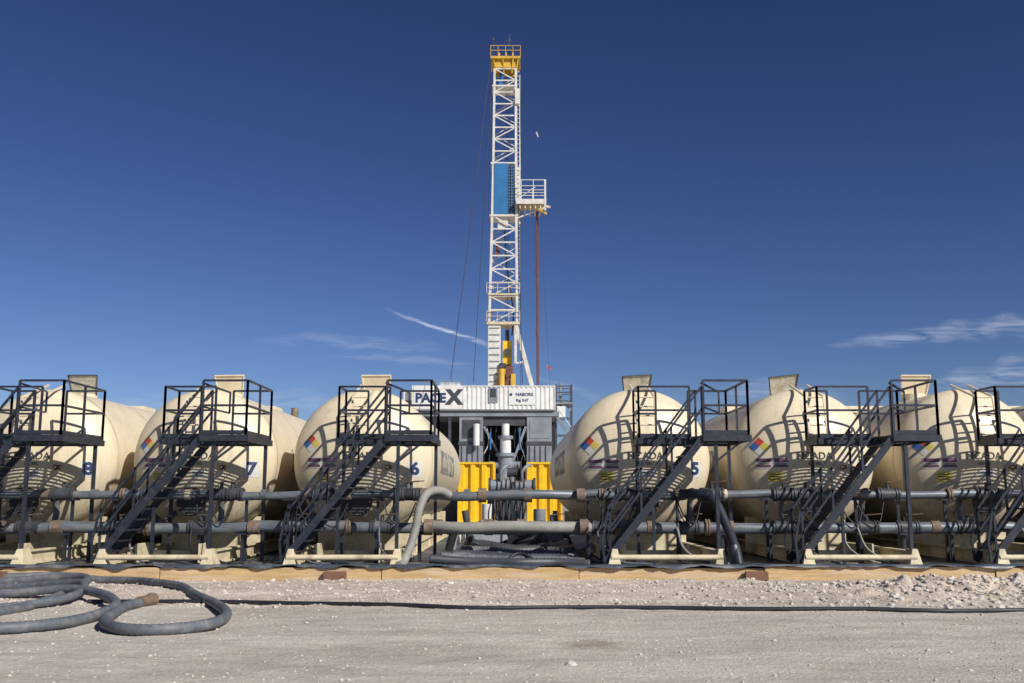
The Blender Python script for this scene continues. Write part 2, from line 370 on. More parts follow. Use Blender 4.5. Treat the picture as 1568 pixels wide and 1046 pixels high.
    for txt,sz,tx,tz,bo,m in ((str(num),.40,1.28,-.24,.018,M_NAVY),('MCADA',.24,.05,.06,.003,M_INK),('500 BBL',.1,.05,-.12,.0,M_INK)):
        tv,tf=text_mesh(txt,sz,bo)
        b.add([(cx+tx+v.x,dome_y(tx+v.x,tz+v.y)-.012,CZ+tz+v.y) for v in tv],tf,m)
    rect(b,cx,1.28,-.24,.32,.38,M_WHITE,.005)
    rect(b,cx,.1,-.35,.34,.2,M_WHITE); rect(b,cx,.1,-.35,.26,.1,M_FADE,.009)
    tv,tf=text_mesh('MCADA FLUIDS',.85,.02)
    for sg in (-1,1):
        vs=[]
        for v in tv:
            dz=.0+v.y; vs.append((cx+sg*(math.sqrt(R*R-dz*dz)+.012),Y0+4.6+sg*v.x,CZ+dz))
        b.add(vs,tf,M_FADE)
    b.obj('placard_set',e)
    return e

# ------------------------------------------------------------ access stairs
def rail(b,pts,zt,r=.022,m=None):
    m=m or NAVY
    for i in range(len(pts)-1):
        p,q=Vector((*pts[i],0)),Vector((*pts[i+1],0))
        up=Vector((0,0,1))
        for z in ((zt+1.15),(zt+.62)):
            b.beam(p+up*z,q+up*z,2*r,2*r,m)
        k=max(1,round((q-p).length/1.1))
        for j in range(k+1):
            c=p+(q-p)*j/k; b.beam(c+up*(zt-.05),c+up*(zt+1.15),.045,.045,m)
        b.beam(p+up*(zt+.05),q+up*(zt+.05),.010,.09,m)
def stair(cx,side=0):
    e=empty('access_stair'); b=B(); zf=2.76
    xt,xb=cx+.92,cx-1.12; ya,yb=21.05,21.8
    slope=(zf-.12)/(xt-xb)
    for y in (ya,yb):
        b.beam((xb-.05,y,.12),(xt,y,zf-.08),.04,.15,NAVY)
        for h in (1.02,.55):
            b.beam((xb+.02,y,.12+h),(xt,y,zf+h),.042,.042,NAVY)
        for k in range(4):
            x=xb+.06+(xt-xb-.06)*k/3; z=.12+(x-xb)*slope
            b.beam((x,y,z-.05),(x,y,z+1.02),.042,.042,NAVY)
        b.beam((xb+.02,y,1.14),(xb-.1,y,.55),.042,.042,NAVY)
        b.beam((xb-.1,y,.55),(xb-.06,y,.12),.042,.042,NAVY)
    for k in range(1,12):
        t=k/12; x=xb+(xt-xb)*t; z=.12+(zf-.12)*t
        b.box((x-.12,ya+.03,z-.02),(x+.12,yb-.03,z+.012),NAVY)
    b.obj('stair_flight',e)
    b=B()
    x0,x1,x2=cx-.30,cx+.92,cx+1.92; y0,y1,y2=21.0,22.2,23.2
    fr=[((x1,y0),(x2,y0)),((x2,y0),(x2,y2)),((x2,y2),(x0,y2)),((x0,y2),(x0,y1)),((x0,y1),(x1,y1)),((x1,y1),(x1,y0)),((x1,y1),(x2,y1))]
    for p,q in fr: b.beam((*p,zf-.07),(*q,zf-.07),.05,.13,NAVY)
    y=y0+.05
    while y<y2:
        xa=x1 if y<y1 else x0
        b.box((xa,y,zf-.03),(x2,y+.010,zf+.004),NAVY); y+=.07
    for x in frange(x0+.2,x2-.1,.3):
        b.box((x,(y1 if x<x1 else y0),zf-.025),(x+.010,y2,zf-.005),NAVY)
    rail(b,[(x1+.03,y0+.03),(x2-.03,y0+.03),(x2-.03,y2-.03)],zf)
    rail(b,[(x1-.05,y1+.03),(x0+.03,y1+.03),(x0+.03,y2-.03)],zf)
    rail(b,[(x0+.03,y2-.03),(x0+.55,y2-.03)],zf)
    rail(b,[(x0+1.3,y2-.03),(x2-.03,y2-.03)],zf)
    ga=random.uniform(.2,.6)
    b.beam((x1,y0+.05,zf+1.1),(x1+.45,y0+ga,zf+.95),.035,.035,NAVY); b.beam((x1,y0+.05,zf+.6),(x1+.45,y0+ga,zf+.5),.035,.035,NAVY); b.beam((x1+.45,y0+ga,zf+.95),(x1+.45,y0+ga,zf+.5),.035,.035,NAVY)
    for x,y in ((cx+1.2,21.1),(cx+1.86,22.9),(cx-.24,22.9)):
        b.beam((x,y,.05),(x,y,zf-.13),.07,.07,NAVY); b.box((x-.12,y-.12,.03),(x+.12,y+.12,.06),NAVY)
    b.beam((cx+1.2,21.1,2.2),(cx+1.75,21.1,zf-.13),.045,.045,NAVY)
    b.beam((cx-.1,21.42,.05),(cx-.1,21.42,1.25),.06,.06,NAVY)
    b.obj('platform',e)
    b=B()
    xa,xc=cx-.16,cx+.26  # added ladder; its cream colour imitates railing bars lit by the sun
    for x in (xa,xc):
        b.beam((x,23.25,zf+.05),(x,23.45,zf+1.05),.045,.045,CREAM); b.beam((x,23.45,zf+1.05),(x,24.7,CZ+R+.12),.045,.045,CREAM)
    for k in range(5):
        z=zf+.15+k*.22; b.cyl((xa,23.27+.2*k*.22,z),(xc,23.27+.2*k*.22,z),.018,CREAM,8)
    b.obj('lit_rail_ladder',e)
tanks=[(-15.3,9,-.2,CREAM),(-11.4,8,-.3,LID),(-7.5,7,-.2,CREAM),(-3.6,6,-.1,CREAM),(3.1,5,.3,LID),(7.1,4,.3,LID),(11.1,3,-.1,CREAM),(15.1,2,0,CREAM)]
for cx,n,lx_,lm in tanks:
    tank(cx,n,lx_,lm); stair(cx)

# ------------------------------------------------------------ manifold pipes
def flange(b,x,y,z,r=.17,m=None):
    m=m or RUST
    b.cyl((x-.05,y,z),(x-.01,y,z),r,m,18); b.cyl((x+.01,y,z),(x+.05,y,z),r,m,18)
    for k in range(8):
        t=k*math.pi/4; b.cyl((x-.07,y+r*.8*math.cos(t),z+r*.8*math.sin(t)),(x+.07,y+r*.8*math.cos(t),z+r*.8*math.sin(t)),.014,DGREY,6)
def valve(b,x,y,z):
    b.cyl((x-.14,y,z),(x+.14,y,z),.135,DGREY,16)
    flange(b,x-.2,y,z,.155,DGREY); flange(b,x+.2,y,z,.155,DGREY)
    b.cyl((x,y,z+.1),(x,y,z+.27),.04,DGREY,10)
    b.beam((x-.02,y-.02,z+.27),(x+.3,y-.12,z+.30),.05,.02,RUST)
def manifold(name,y,z,r):
    b=B(); x=-19.0
    while x<19:
        ln=random.uniform(1.6,2.4); zz=z+random.uniform(-.03,.03); z2=z+random.uniform(-.03,.03)
        rr=r*random.choice((1,1,.93,1.08))
        b.tube([(x,y,zz),(x+ln/3,y,(zz+z2)/2-.01),(x+2*ln/3,y,(zz+z2)/2-.015),(x+ln,y,z2)],rr,PIPE,14,3)
        k=random.random()
        if k<.45: flange(b,x+.05,y,z,r*1.5)
        elif k<.75: valve(b,x+.3,y,z)
        else: b.cyl((x-.1,y,z),(x+.16,y,z),r*1.3,RUST,16)
        if random.random()<.8:
            q=x+random.uniform(.5,ln-.4); b.cyl((q,y,z),(q+random.uniform(.08,.2),y,z),r*1.22,random.choice((RUST,PIPE,SKID)),16)
        x+=ln
    for cx,_,_,_ in tanks:
        for d in (-1.4,.6,1.55):
            b.beam((cx+d,y+.02,.05),(cx+d,y+.02,z-r),.06,.06,NAVY); b.box((cx+d-.12,y-.1,z-r-.04),(cx+d+.12,y+.12,z-r),NAVY)
    b.obj(name)
manifold('pipe_manifold',22.6,1.52,.095)
manifold('pipe_manifold',22.35,.80,.12)
b=B()
for cx,_,_,_ in tanks:
    for d,k in ((-.9,1),(.9,1)):
        x=cx+d+random.uniform(-.1,.1)
        b.tube([(x,22.6,1.52),(x,22.9,1.54),(x,23.15,1.35),(x,23.2,1.05),(x,23.0,.84),(x,22.4,.8)],.07,PIPE,12,5)
        b.cyl((x,22.85,1.53),(x,22.9,1.53),.14,RUST,16)
        valve(b,x+.4,22.6,1.52); valve(b,x-.2,22.35,.8)
    for k in range(3):
        x=cx+random.uniform(-1.4,1.0); q=random.uniform(.3,.9)
        b.tube([(x,22.4,1.5),(x+.3*q,22.2,1.15-.2*q),(x+.7*q,22.15,1.0-.2*q),(x+q,22.3,1.35)],.014,BLACK,6,5)
        b.tube([(x,22.2,.8),(x+.1,21.9,.35),(x+.5,21.6,.1),(x+1.0,21.5,.07)],.022,random.choice((BLACK,HOSEB,HOSE)),8,5)
b.obj('valve_crossover')

b=B()
b.tube([(-1.9,22.2,1.55),(-1.2,22.0,1.47),(-.4,21.95,1.50),(.5,21.95,1.52),(1.6,22.2,1.50)],.10,PIPE,16,8)
for x in (-1.9,-.65,.35,1.5): b.cyl((x-.09,22.0,1.5),(x+.09,22.0,1.5),.155,RUST,18)
b.tube([(-1.9,22.1,.85),(-1.1,21.8,.80),(-.2,21.75,.83),(.8,21.8,.82),(1.7,22.1,.8)],.125,HOSEB,16,8)
for x in (-1.8,-.5,.2,1.55): b.cyl((x-.09,21.85,.82),(x+.09,21.85,.82),.175,RUST,18)
b.obj('bypass_pipe')
b=B()
b.tube([(-1.35,21.95,1.50),(-1.55,21.8,1.60),(-1.8,21.5,1.55),(-1.95,21.35,1.25),(-2.02,21.3,.85),(-2.12,21.2,.45),(-2.25,21.0,.12),(-2.3,20.7,.08)],.09,HOSEB,14,rib=.06,ribstep=.035)
b.obj('transfer_hose')
b=B()
b.tube([(3.75,22.3,1.55),(4.15,21.9,1.52),(4.35,21.6,1.35),(4.5,21.3,.9),(4.6,20.9,.4),(4.62,20.7,.08)],.10,NAVY,14,8)
b.cyl((4.61,20.8,.05),(4.56,20.95,.45),.14,NAVY,14); b.cyl((4.1,21.95,1.52),(4.28,21.8,1.48),.15,NAVY,14)
b.obj('drop_pipe')

b=B()
for k,(y,r) in enumerate(((20.9,.09),(21.3,.10),(21.8,.11),(22.5,.13),(24.5,.14))):
    b.tube([(-1.7+.2*k,y,.12+r),(-.8,y+.1,.05+r+.03*k),(.1,y-.1,.05+r),(.9,y+.1,.04+r),(1.6-.1*k,y,.1)],r,HOSE if k%2 else DGREY,12,rib=.08,ribstep=.04)
for k in range(16):
    x=random.uniform(-1.6,.8); y=random.uniform(20.6,26)
    b.tube([(x,y,.06),(x+.4,y+random.uniform(-.4,.4),.12+random.random()*.2),(x+.9,y+random.uniform(-.3,.3),.07),(x+1.3,y,.06)],random.uniform(.02,.045),random.choice((HOSE,BLACK,HOSEB,HOSE)),8,5)
b.obj('hose_pile')
b=B()
random.seed(3)
for k in range(40):
    x=random.uniform(-1.8,1.7); y=random.uniform(25,34); h=random.uniform(.15,.8)
    m=random.choice((DGREY,GREY,WHITE,BLACK,GREY,DGREY))
    b.beam((x,y,h/2),(x+random.uniform(.2,.8),y+random.uniform(-.4,.4),h/2+random.uniform(0,.3)),random.uniform(.08,.3),h*.6,m)
for k in range(10):
    x=random.uniform(-1.7,1.4); b.cyl((x,26+k*.5,.1),(x+random.uniform(-.2,.2),26+k*.5,random.uniform(.5,1.1)),random.uniform(.04,.12),random.choice((GREY,DGREY,BLACK)),10)
b.obj('scrap_pile',bevel=.01)

# ------------------------------------------------------------ pump unit + yellow blocks
e=empty('pump_unit'); b=B(); y=40
b.box((-1.3,y,.1),(1.5,y+3,.35),GREY)
b.box((-.55,y+.2,.35),(.55,y+1.6,1.5),GREY)
for k in range(9): b.box((-.5+k*.115,y+.15,.5),(-.44+k*.115,y+.2,1.4),DGREY)
b.box((-.75,y+.1,1.5),(.75,y+1.8,1.62),DGREY)
b.cyl((-.9,y+.6,1.9),(.9,y+.6,1.9),.26,GREY,20); b.cyl((-.95,y+.6,1.9),(-.85,y+.6,1.9),.34,DGREY,20); b.cyl((.85,y+.6,1.9),(.95,y+.6,1.9),.34,DGREY,20)
for k in range(7): b.cyl((-.6+k*.18,y+.6,1.9),(-.56+k*.18,y+.6,1.9),.31,DGREY,20)
b.cyl((0,y+.6,1.9),(0,y+.6,2.6),.12,GREY,14); b.cyl((-.2,y+.6,2.45),(.2,y+.6,2.45),.2,DGREY,14)
for x in (-.45,.4): b.tube([(x,y+.5,2.0),(x,y+.3,2.45),(x+.2,y+.4,2.7),(x+.35,y+.8,2.75)],.07,GREY,10)
for k in range(6): b.tube([(-.6+.22*k,y+.2,1.7),(-.7+.25*k,y-.1,1.2),(-.6+.2*k,y-.2,.5)],.035,BLACK,8)
b.box((-1.0,y+.9,.35),(-.72,y+1.7,1.6),GREY)
b.cyl((-1.0,y+.3,.35),(-1.0,y+.3,1.2),.2,WHITE,16); b.cyl((1.1,y+.3,.35),(1.1,y+.3,1.0),.25,GREY,16)
b.obj('pump_body',e,bevel=.015)
def container(name,x0,x1,y0,y1,z0,z1,m,step=.28,dep=.05,parent=None):
    b=B(); f=.09
    n=int((x1-x0-2*f)/step)
    st_=(x1-x0-2*f)/n
    vs=[]; fs=[]
    for yy,sg in ((y0+.03,1),(y1-.03,-1)):
        o=len(vs)
        for k in range(n):
            xx=x0+f+k*st_
            for a,d in ((0,0),(.35,0),(.5,dep),(.85,dep)):
                for z in (z0+.1,z1-.1): vs.append((xx+a*st_,yy+sg*d,z))
        for z in (z0+.1,z1-.1): vs.append((x1-f,yy,z))
        c=(len(vs)-o)//2-1
        fs+=[(o+2*i,o+2*i+2,o+2*i+3,o+2*i+1) for i in range(c)]
    b.add(vs,fs,m)
    for x in (x0,x1-f):
        b.box((x,y0,z0),(x+f,y0+f,z1),m); b.box((x,y1-f,z0),(x+f,y1,z1),m)
        b.box((x+.02,y0+f,z0+.1),(x+f-.02,y1-f,z1-.1),m)
    for z in (z0,z1-.1):
        b.box((x0+f,y0,z),(x1-f,y0+f,z+.1),m); b.box((x0+f,y1-f,z),(x1-f,y1,z+.1),m)
    b.box((x0+.01,y0+f,z1-.09),(x1-.01,y1-f,z1-.02),m)
    return b.obj(name,parent)
container('yellow_container',-2.7,-.86,50,52.4,.1,3.2,YEL,.44,.14)
container('yellow_container',.74,2.5,50,52.4,.1,3.2,YEL,.44,.14)
b=B()
b.box((-5.5,53,.1),(-2.4,56,2.9),DGREY); b.box((2.1,53,.1),(5.2,56,2.7),GREY)
b.box((-.75,52,.1),(.65,53.5,2.2),DGREY)
for k in range(9): b.cyl((-.8+k*.18,51.8,.1),(-.8+k*.18,51.8,random.uniform(1.6,3.4)),.05,random.choice((GREY,DGREY,BLACK)),8)
b.obj('equipment_skid',bevel=.02)

# ------------------------------------------------------------ drilling rig
rig=empty('drilling_rig'); YR=95.0
def truss(b,xa0,xb0,xa1,xb1,y0,y1,z0,z1,n,leg,br,m,X=False):
    def P(s,f,t):
        xl=xa0+(xa1-xa0)*t; xr=xb0+(xb1-xb0)*t
        return Vector((xl if s==0 else xr, y0 if f==0 else y1, z0+(z1-z0)*t))
    for s in (0,1):
        for f in (0,1): b.beam(P(s,f,0),P(s,f,1),leg if f==0 else leg*.7,leg,m)
    for k in range(n+1):
        t=k/n
        b.beam(P(0,0,t),P(1,0,t),br*1.2,br*1.2,m)
        for s in (0,1): b.beam(P(s,0,t),P(s,1,t),br,br,m)
        if k<n:
            t2=(k+1)/n
            if k%2==0:
                b.beam(P(0,0,t),P(1,0,t2),br,br,m); b.beam(P(1,1,t),P(0,1,t2),br*.7,br*.7,m)
            else:
                b.beam(P(1,0,t),P(0,0,t2),br,br,m); b.beam(P(0,1,t),P(1,1,t2),br*.7,br*.7,m)
            for s in (0,1):
                if k%2==0: b.beam(P(s,0,t),P(s,1,t2),br,br,m)
                else: b.beam(P(s,1,t),P(s,0,t2),br,br,m)
b=B()
truss(b,-2.2,.5,-1.95,.42,YR,YR+2.2,18.1,28.9,8,.23,.11,MASTW)
truss(b,-1.95,.42,-1.85,.40,YR,YR+2.2,28.9,34.3,3,.23,.11,MASTW)
truss(b,-1.85,.40,-1.75,.38,YR,YR+2.2,34.3,44.2,8,.22,.10,MASTW)
b.box((-2.3,YR-.1,12),(-1.1,YR+1.4,18.1),MASTW)
for k in range(9): b.box((-2.2,YR-.16,12.4+k*.65),(-1.2,YR-.1,12.5+k*.65),GREY)
b.beam((.35,YR,18.1),(1.95,YR,12),.30,.36,MASTW); b.beam((.35,YR+2,18.1),(1.95,YR+2,12),.3,.3,MASTW)
b.beam((.35,YR,18.1),(.35,YR,14.2),.25,.25,MASTW); b.beam((.35,YR,14.2),(1.3,YR,14.4),.16,.16,MASTW)
b.box((-2.45,YR-.25,18.0),(.75,YR+2.5,18.25),SKID); b.box((-2.35,YR-.2,20.9),(.65,YR+2.4,21.05),SKID)
b.box((-2.2,YR-.15,28.8),(.6,YR+2.3,29.0),MASTW); b.box((-2.1,YR-.12,34.2),(.55,YR+2.3,34.36),MASTW); b.box((-2.0,YR-.12,42.3),(.55,YR+2.3,42.45),MASTW)
for zz in (18.3,21.1): 
    for z in (.5,1.0): b.beam((-2.45,YR-.25,zz+z),(.75,YR-.25,zz+z),.05,.05,SKID)
    for x in (-2.45,-1.4,-.3,.75): b.beam((x,YR-.25,zz),(x,YR-.25,zz+1),.05,.05,SKID)
b.box((.5,YR+.4,28.2),(.85,YR+.9,34),MASTW)
b.beam((.8,YR+1,34),(.8,YR+1,44),.12,.12,MASTW)
for z in frange(18.5,44,.45): b.beam((.5,YR+.3,z),(.78,YR+.3,z),.05,.05,MASTW)
b.beam((.5,YR+.3,18.3),(.5,YR+.3,44),.05,.05,MASTW); b.beam((.78,YR+.3,18.3),(.78,YR+.3,28),.05,.05,GREY)
b.box((-1.4,YR+.2,27.6),(-.4,YR+.4,28.8),MASTW); b.box((.3,YR-.3,40.4),(.75,YR+.1,42.0),MASTW)
b.obj('mast',rig)
b=B()
b.box((-1.75,YR-.2,29.05),(-.42,YR-.14,34.2),BLUE)
b.box((-.40,YR-.1,29.05),(.36,YR-.06,34.2),DGREY)
for k in range(16): b.box((-.38,YR-.15,29.2+k*.31),(.34,YR-.11,29.28+k*.31),BLUE)
b.box((-.08,YR-.19,29.05),(.0,YR-.155,34.2),BLUE)
b.box((-1.3,YR+.4,42.6),(-.9,YR+.6,44.2),BLUE)
b.obj('wind_wall',rig)
b=B()
b.box((-.9,YR+.6,14.2),(.0,YR+1.6,16.5),YEL); b.cyl((-.45,YR+1,12),(-.45,YR+1,14.2),.35,BROWN,12)
b.box((-.75,YR+.7,13.2),(-.1,YR+1.5,14.0),YELD); b.box((-.7,YR+.4,15.0),(-.25,YR+.55,15.7),DGREY)
b.cyl((-.45,YR+1,16.5),(-.45,YR+1,17.6),.2,DGREY,10)
for x in (-.6,-.45,-.3): b.beam((x,YR+1,17),(x,YR+1,44),.04,.04,BLACK)
b.box((-1.6,YR+.3,25),(-1.2,YR+.7,26.4),BROWN)
b.tube([(-.9,YR+.4,30),(-.5,YR+.3,24),(.1,YR+.3,19.5),(0,YR+.5,17)],.07,BLACK,8,6)
b.obj('top_drive',rig)
b=B()
b.box((-2.15,YR-.4,45.15),(.85,YR+2.8,45.4),YELD)
b.box((-1.85,YR-.1,44.3),(.55,YR+.12,45.15),YELD); b.box((-1.85,YR+2.0,44.3),(.55,YR+2.25,45.15),YELD)
for x in (-1.9,-.9,.1,.6): b.beam((x,YR-.3,45.15),(x*.8-.1,YR+.1,43.8),.12,.12,YELD)
for z in (46.0,46.5):
    for ya in (YR-.4,YR+2.8): b.beam((-2.15,ya,z),(.85,ya,z),.05,.05,YELD)
    for xa in (-2.15,.85): b.beam((xa,YR-.4,z),(xa,YR+2.8,z),.05,.05,YELD)
for x in (-2.15,-1.4,-.65,.1,.85):
    b.beam((x,YR-.4,45.4),(x,YR-.4,46.5),.05,.05,YELD); b.beam((x,YR+2.8,45.4),(x,YR+2.8,46.5),.05,.05,YELD)
for x in (-1.3,-.6,.1): b.cyl((x-.08,YR+1.2,45.9),(x+.08,YR+1.2,45.9),.55,YELD,20)
b.beam((-.25,YR,45.5),(-.25,YR,47.9),.08,.08,DGREY); b.beam((-1.85,YR,45.5),(-1.85,YR,47.4),.06,.06,DGREY); b.beam((-.6,YR,47.2),(.05,YR,47.2),.05,.05,DGREY)
b.box((-.35,YR-.1,47.1),(-.15,YR+.1,47.4),DGREY); b.box((-1.95,YR-.1,47.2),(-1.75,YR+.1,47.5),DGREY)
b.obj('crown_platform',rig)
b=B()
b.box((.4,YR-.8,30.15),(3.3,YR+2.4,30.3),SKID); b.box((.4,YR-.85,29.85),(3.35,YR-.75,30.35),MASTW)
for z in (31.0,31.7,32.3):
    b.beam((.9,YR-.8,z),(3.3,YR-.8,z),.06,.06,MASTW); b.beam((3.3,YR-.8,z),(3.3,YR+2.4,z),.06,.06,MASTW); b.beam((.9,YR+2.4,z),(3.3,YR+2.4,z),.06,.06,MASTW)
for x in (.9,2.1,3.3):
    b.beam((x,YR-.8,30.2),(x,YR-.8,32.3),.07,.07,MASTW); b.beam((x,YR+2.4,30.2),(x,YR+2.4,32.3),.07,.07,MASTW)
b.beam((3.25,YR-.8,32.3),(3.25,YR-.8,29.2),.18,.18,MASTW)
for x in (.8,1.3,1.8,2.3,2.8): b.beam((x,YR-.7,29.6),(x,YR+2.2,29.6),.12,.3,SKID)
b.beam((.4,YR,28.6),(3.2,YR,29.7),.12,.12,MASTW); b.beam((3.3,YR-.8,29.6),(3.75,YR-.8,29.5),.25,.2,SKID); b.beam((2.6,YR-.6,29.4),(3.4,YR-.6,28.9),.25,.2,YELD)
b.beam((.5,YR-.8,30.3),(2.3,YR-.8,31.6),.06,.06,MASTW)
b.obj('racking_board',rig)
b=B()
b.cyl((2.42,YR,12),(2.42,YR,29.4),.07,BROWN,10); b.cyl((2.56,YR+.3,12),(2.56,YR+.3,29.4),.05,BROWN,8)
for z in (17,23): b.cyl((2.42,YR,z),(2.42,YR,z+.5),.11,BROWN,10)
b.obj('drill_pipe',rig)
b=B()
def cab(p,q,r=.028,sag=.4):
    p=Vector(p);q=Vector(q); b.tube([p+(q-p)*t-Vector((0,0,sag*4*t*(1-t))) for t in (0,.25,.5,.75,1)],r,BLACK,6,4)
cab((-2.15,YR-.2,45),(-5.5,YR-6,12),.032,.2); cab((-2.1,YR-.1,42),(-3.6,YR-3,12),.026,.2); cab((-2.1,YR,45.3),(-2.3,YR-.3,28),.024,0)
cab((.8,YR,44),(.9,YR,30.5),.022); cab((.6,YR,29),(1.0,YR-.4,12.2),.03); cab((.9,YR,40.5),(2.45,YR,37.6),.012); cab((2.8,YR,29.5),(3.6,YR-1,12),.010); cab((.85,YR,29.5),(.85,YR,12),.02)
b.beam((2.42,YR,37.5),(2.62,YR,37.0),.16,.1,MASTW)
b.obj('guy_cable',rig)

container('control_cabin',-9.35,4.05,YR-2.4,YR-.1,9.46,11.8,WHITE,.42,.06,rig)
b=B(); yf=YR-2.4
b.box((-2.2,yf-.03,10.2),(-1.35,yf+.05,11.6),GREY); b.box((-2.05,yf-.05,10.7),(-1.5,yf-.032,11.5),M_INK)
b.box((-10.5,YR+1,10.2),(-8.2,YR+3,11.7),WHITE); b.box((-10.3,YR+.96,10.4),(-9.7,YR+.99,11.5),GREY)
b.box((-9.2,yf-.025,9.6),(-4.6,yf+.015,11.7),WHITE); b.box((-.3,yf-.025,10.0),(2.2,yf+.015,11.5),WHITE)
b.box((-9.3,yf-.04,9.46),(4.0,yf-.005,9.58),GREY)
for txt,sz,tx,tz,bo,m in (('PACE',1.2,-7.6,10.6,.05,M_NAVY),('X',1.8,-5.4,10.65,.12,M_INK),('NABORS',.42,1.15,10.95,.012,M_NAVY),('Rig X47',.36,.95,10.4,.010,M_NAVY)):
    tv,tf=text_mesh(txt,sz,bo); b.add([(tx+v.x,yf-.045,tz+v.y) for v in tv],tf,m)
b.cyl((-.1,yf-.045,10.95),(-.1,yf-.03,10.95),.14,M_NAVY,16)
b.obj('cabin_lettering',rig)
b=B()
for x in frange(-8.4,-4.6,.75): b.beam((x,YR-.3,11.8),(x,YR-.3,12.5),.06,.06,GREY)
for z in (12.2,12.5): b.beam((-8.4,YR-.3,z),(-4.6,YR-.3,z),.06,.06,GREY)
b.box((-7.0,YR+.5,11.4),(-5.0,YR+2,12.4),WHITE)
b.cyl((-1.0,YR-.5,11.8),(-1.0,YR-.5,13.6),.3,YELD,12); b.box((-1.5,YR-.6,11.8),(-.2,YR,12.5),BROWN); b.box((-.1,YR-.8,11.8),(.35,YR-.3,13.1),YELD)
b.box((-.6,YR-.6,12.8),(.1,YR-.1,13.9),BROWN); b.box((-1.2,YR-.4,13.7),(-.6,YR,14.2),DGREY)
b.cyl((4.6,YR-1,9.5),(4.6,YR-1,12.2),.1,GREY,8)
b.obj('floor_equipment',rig)
b=B()
yb=YR+6
b.box((-9.0,YR-2.2,8.95),(4.4,yb,9.40),GREY)
for x0,x1 in ((-4.9,-2.7),(1.4,3.7)):
    b.box((x0,YR-2.1,4.6),(x1,YR+.5,8.95),GREY); b.box((x0-.1,YR-2.2,6.3),(x1+.1,YR-2.1,6.6),DGREY); b.box((x0+.25,YR-2.14,6.9),(x1-.25,YR-2.1,8.6),DGREY if x0<0 else GREY)
    for k in range(4): b.box((x0+.2+k*.5,YR-2.18,4.7),(x0+.28+k*.5,YR-2.1,6.2),DGREY)
    b.box((x0,YR+3,0),(x1,yb,8.95),GREY)
    b.box((x0-.3,YR-2.3,.0),(x1+.3,YR+.8,4.3),DGREY)
b.box((-2.7,YR-1.9,8.1),(1.4,YR-1.6,8.95),DGREY)
b.box((-9,YR+5.5,1),(4.4,YR+6,9),BLACK)  # black panel added at the back; its colour stands in for the shaded interior
for x in (-8.8,-7.2,-5.8): b.beam((x,YR-2,0),(x,YR-2,8.95),.25,.25,DGREY)
for k in range(5): b.beam((-8.8+k*.8,YR-2.1,8.9-k*1.1),(-7.6+k*.8,YR-2.1,7.8-k*1.1),.35,.12,GREY)
b.beam((-8.9,YR-2.15,8.8),(-4.9,YR-2.15,4.2),.2,.3,DGREY)
b.beam((-2.6,YR-2,8),(-.9,YR-2,4.8),.22,.22,GREY); b.beam((1.3,YR-2,8),(.1,YR-2,4.8),.22,.22,GREY)
yp=YR-2.6
for z0,z1,r in ((0,1.2,.7),(1.2,1.6,.9),(1.6,3.2,.6),(3.2,3.6,.95),(3.6,5.2,.7),(5.2,5.5,.9),(5.5,6.8,.5),(6.8,7.1,.7),(7.1,8.2,.35)):
    b.cyl((-.6,yp,z0),(-.6,yp,z1),r,WHITE if r<.65 else GREY,18)
b.cyl((-2.1,yp,4.4),(.9,yp,4.4),.35,GREY,12); b.cyl((-2.0,yp,2.4),(.8,yp,2.4),.35,GREY,12)
b.cyl((-3.3,YR-2.6,6.2),(-3.3,YR-2.6,8.2),.3,WHITE,12); b.cyl((-2.0,YR-2.6,5.8),(-2.0,YR-2.6,7.4),.08,BLUE,10); b.cyl((.7,YR-2.6,5.8),(.7,YR-2.6,7.9),.07,BLUE,10)
for k in range(12):
    x=random.uniform(-2.6,1.3); b.tube([(x,YR-1.5,8.6),(x+random.uniform(-.3,.3),YR-1.7,6.5),(x+random.uniform(-.6,.6),YR-1.9,4.8)],.04,random.choice((BLACK,DGREY,GREY,WHITE,DGREY)),6,4)
b.obj('substructure',rig)
b=B()
for x in (4.15,5.6):
    for yy in (YR-2,YR): b.beam((x,yy,5.5),(x,yy,12),.12,.12,DGREY)
for z in (7.2,8.8,10.4,11.2,11.8):
    b.beam((4.15,YR-2,z),(5.6,YR-2,z),.1,.1,DGREY); b.beam((4.15,YR,z),(5.6,YR,z),.08,.08,DGREY)
b.beam((4.1,YR-2,9.0),(5.9,YR-2,6.4),.2,.25,GREY); b.beam((4.1,YR-2,10.0),(5.9,YR-2,7.4),.06,.06,WHITE); b.beam((5.6,YR-1.5,9.5),(4.2,YR-1.5,11.2),.15,.2,GREY)
b.box((4.1,YR-2.1,10.1),(5.7,YR,10.25),GREY); b.box((4.2,YR-2,8.8),(5.0,YR-1.2,9.9),WHITE)
b.obj('stair_tower',rig)
b=B(); b.beam((3.3,YR-2,11.8),(3.3,YR-2,13.9),.04,.04,GREY)
vs=[]
for i in range(5):
    vs+=[(3.32+i*.09,YR-2+.03*math.sin(i*1.7),13.8-i*.07),(3.32+i*.09,YR-2+.03*math.sin(i*1.7),13.58-i*.07)]
b.add(vs,[(2*i,2*i+2,2*i+3,2*i+1) for i in range(4)],M_RED); b.obj('flag')

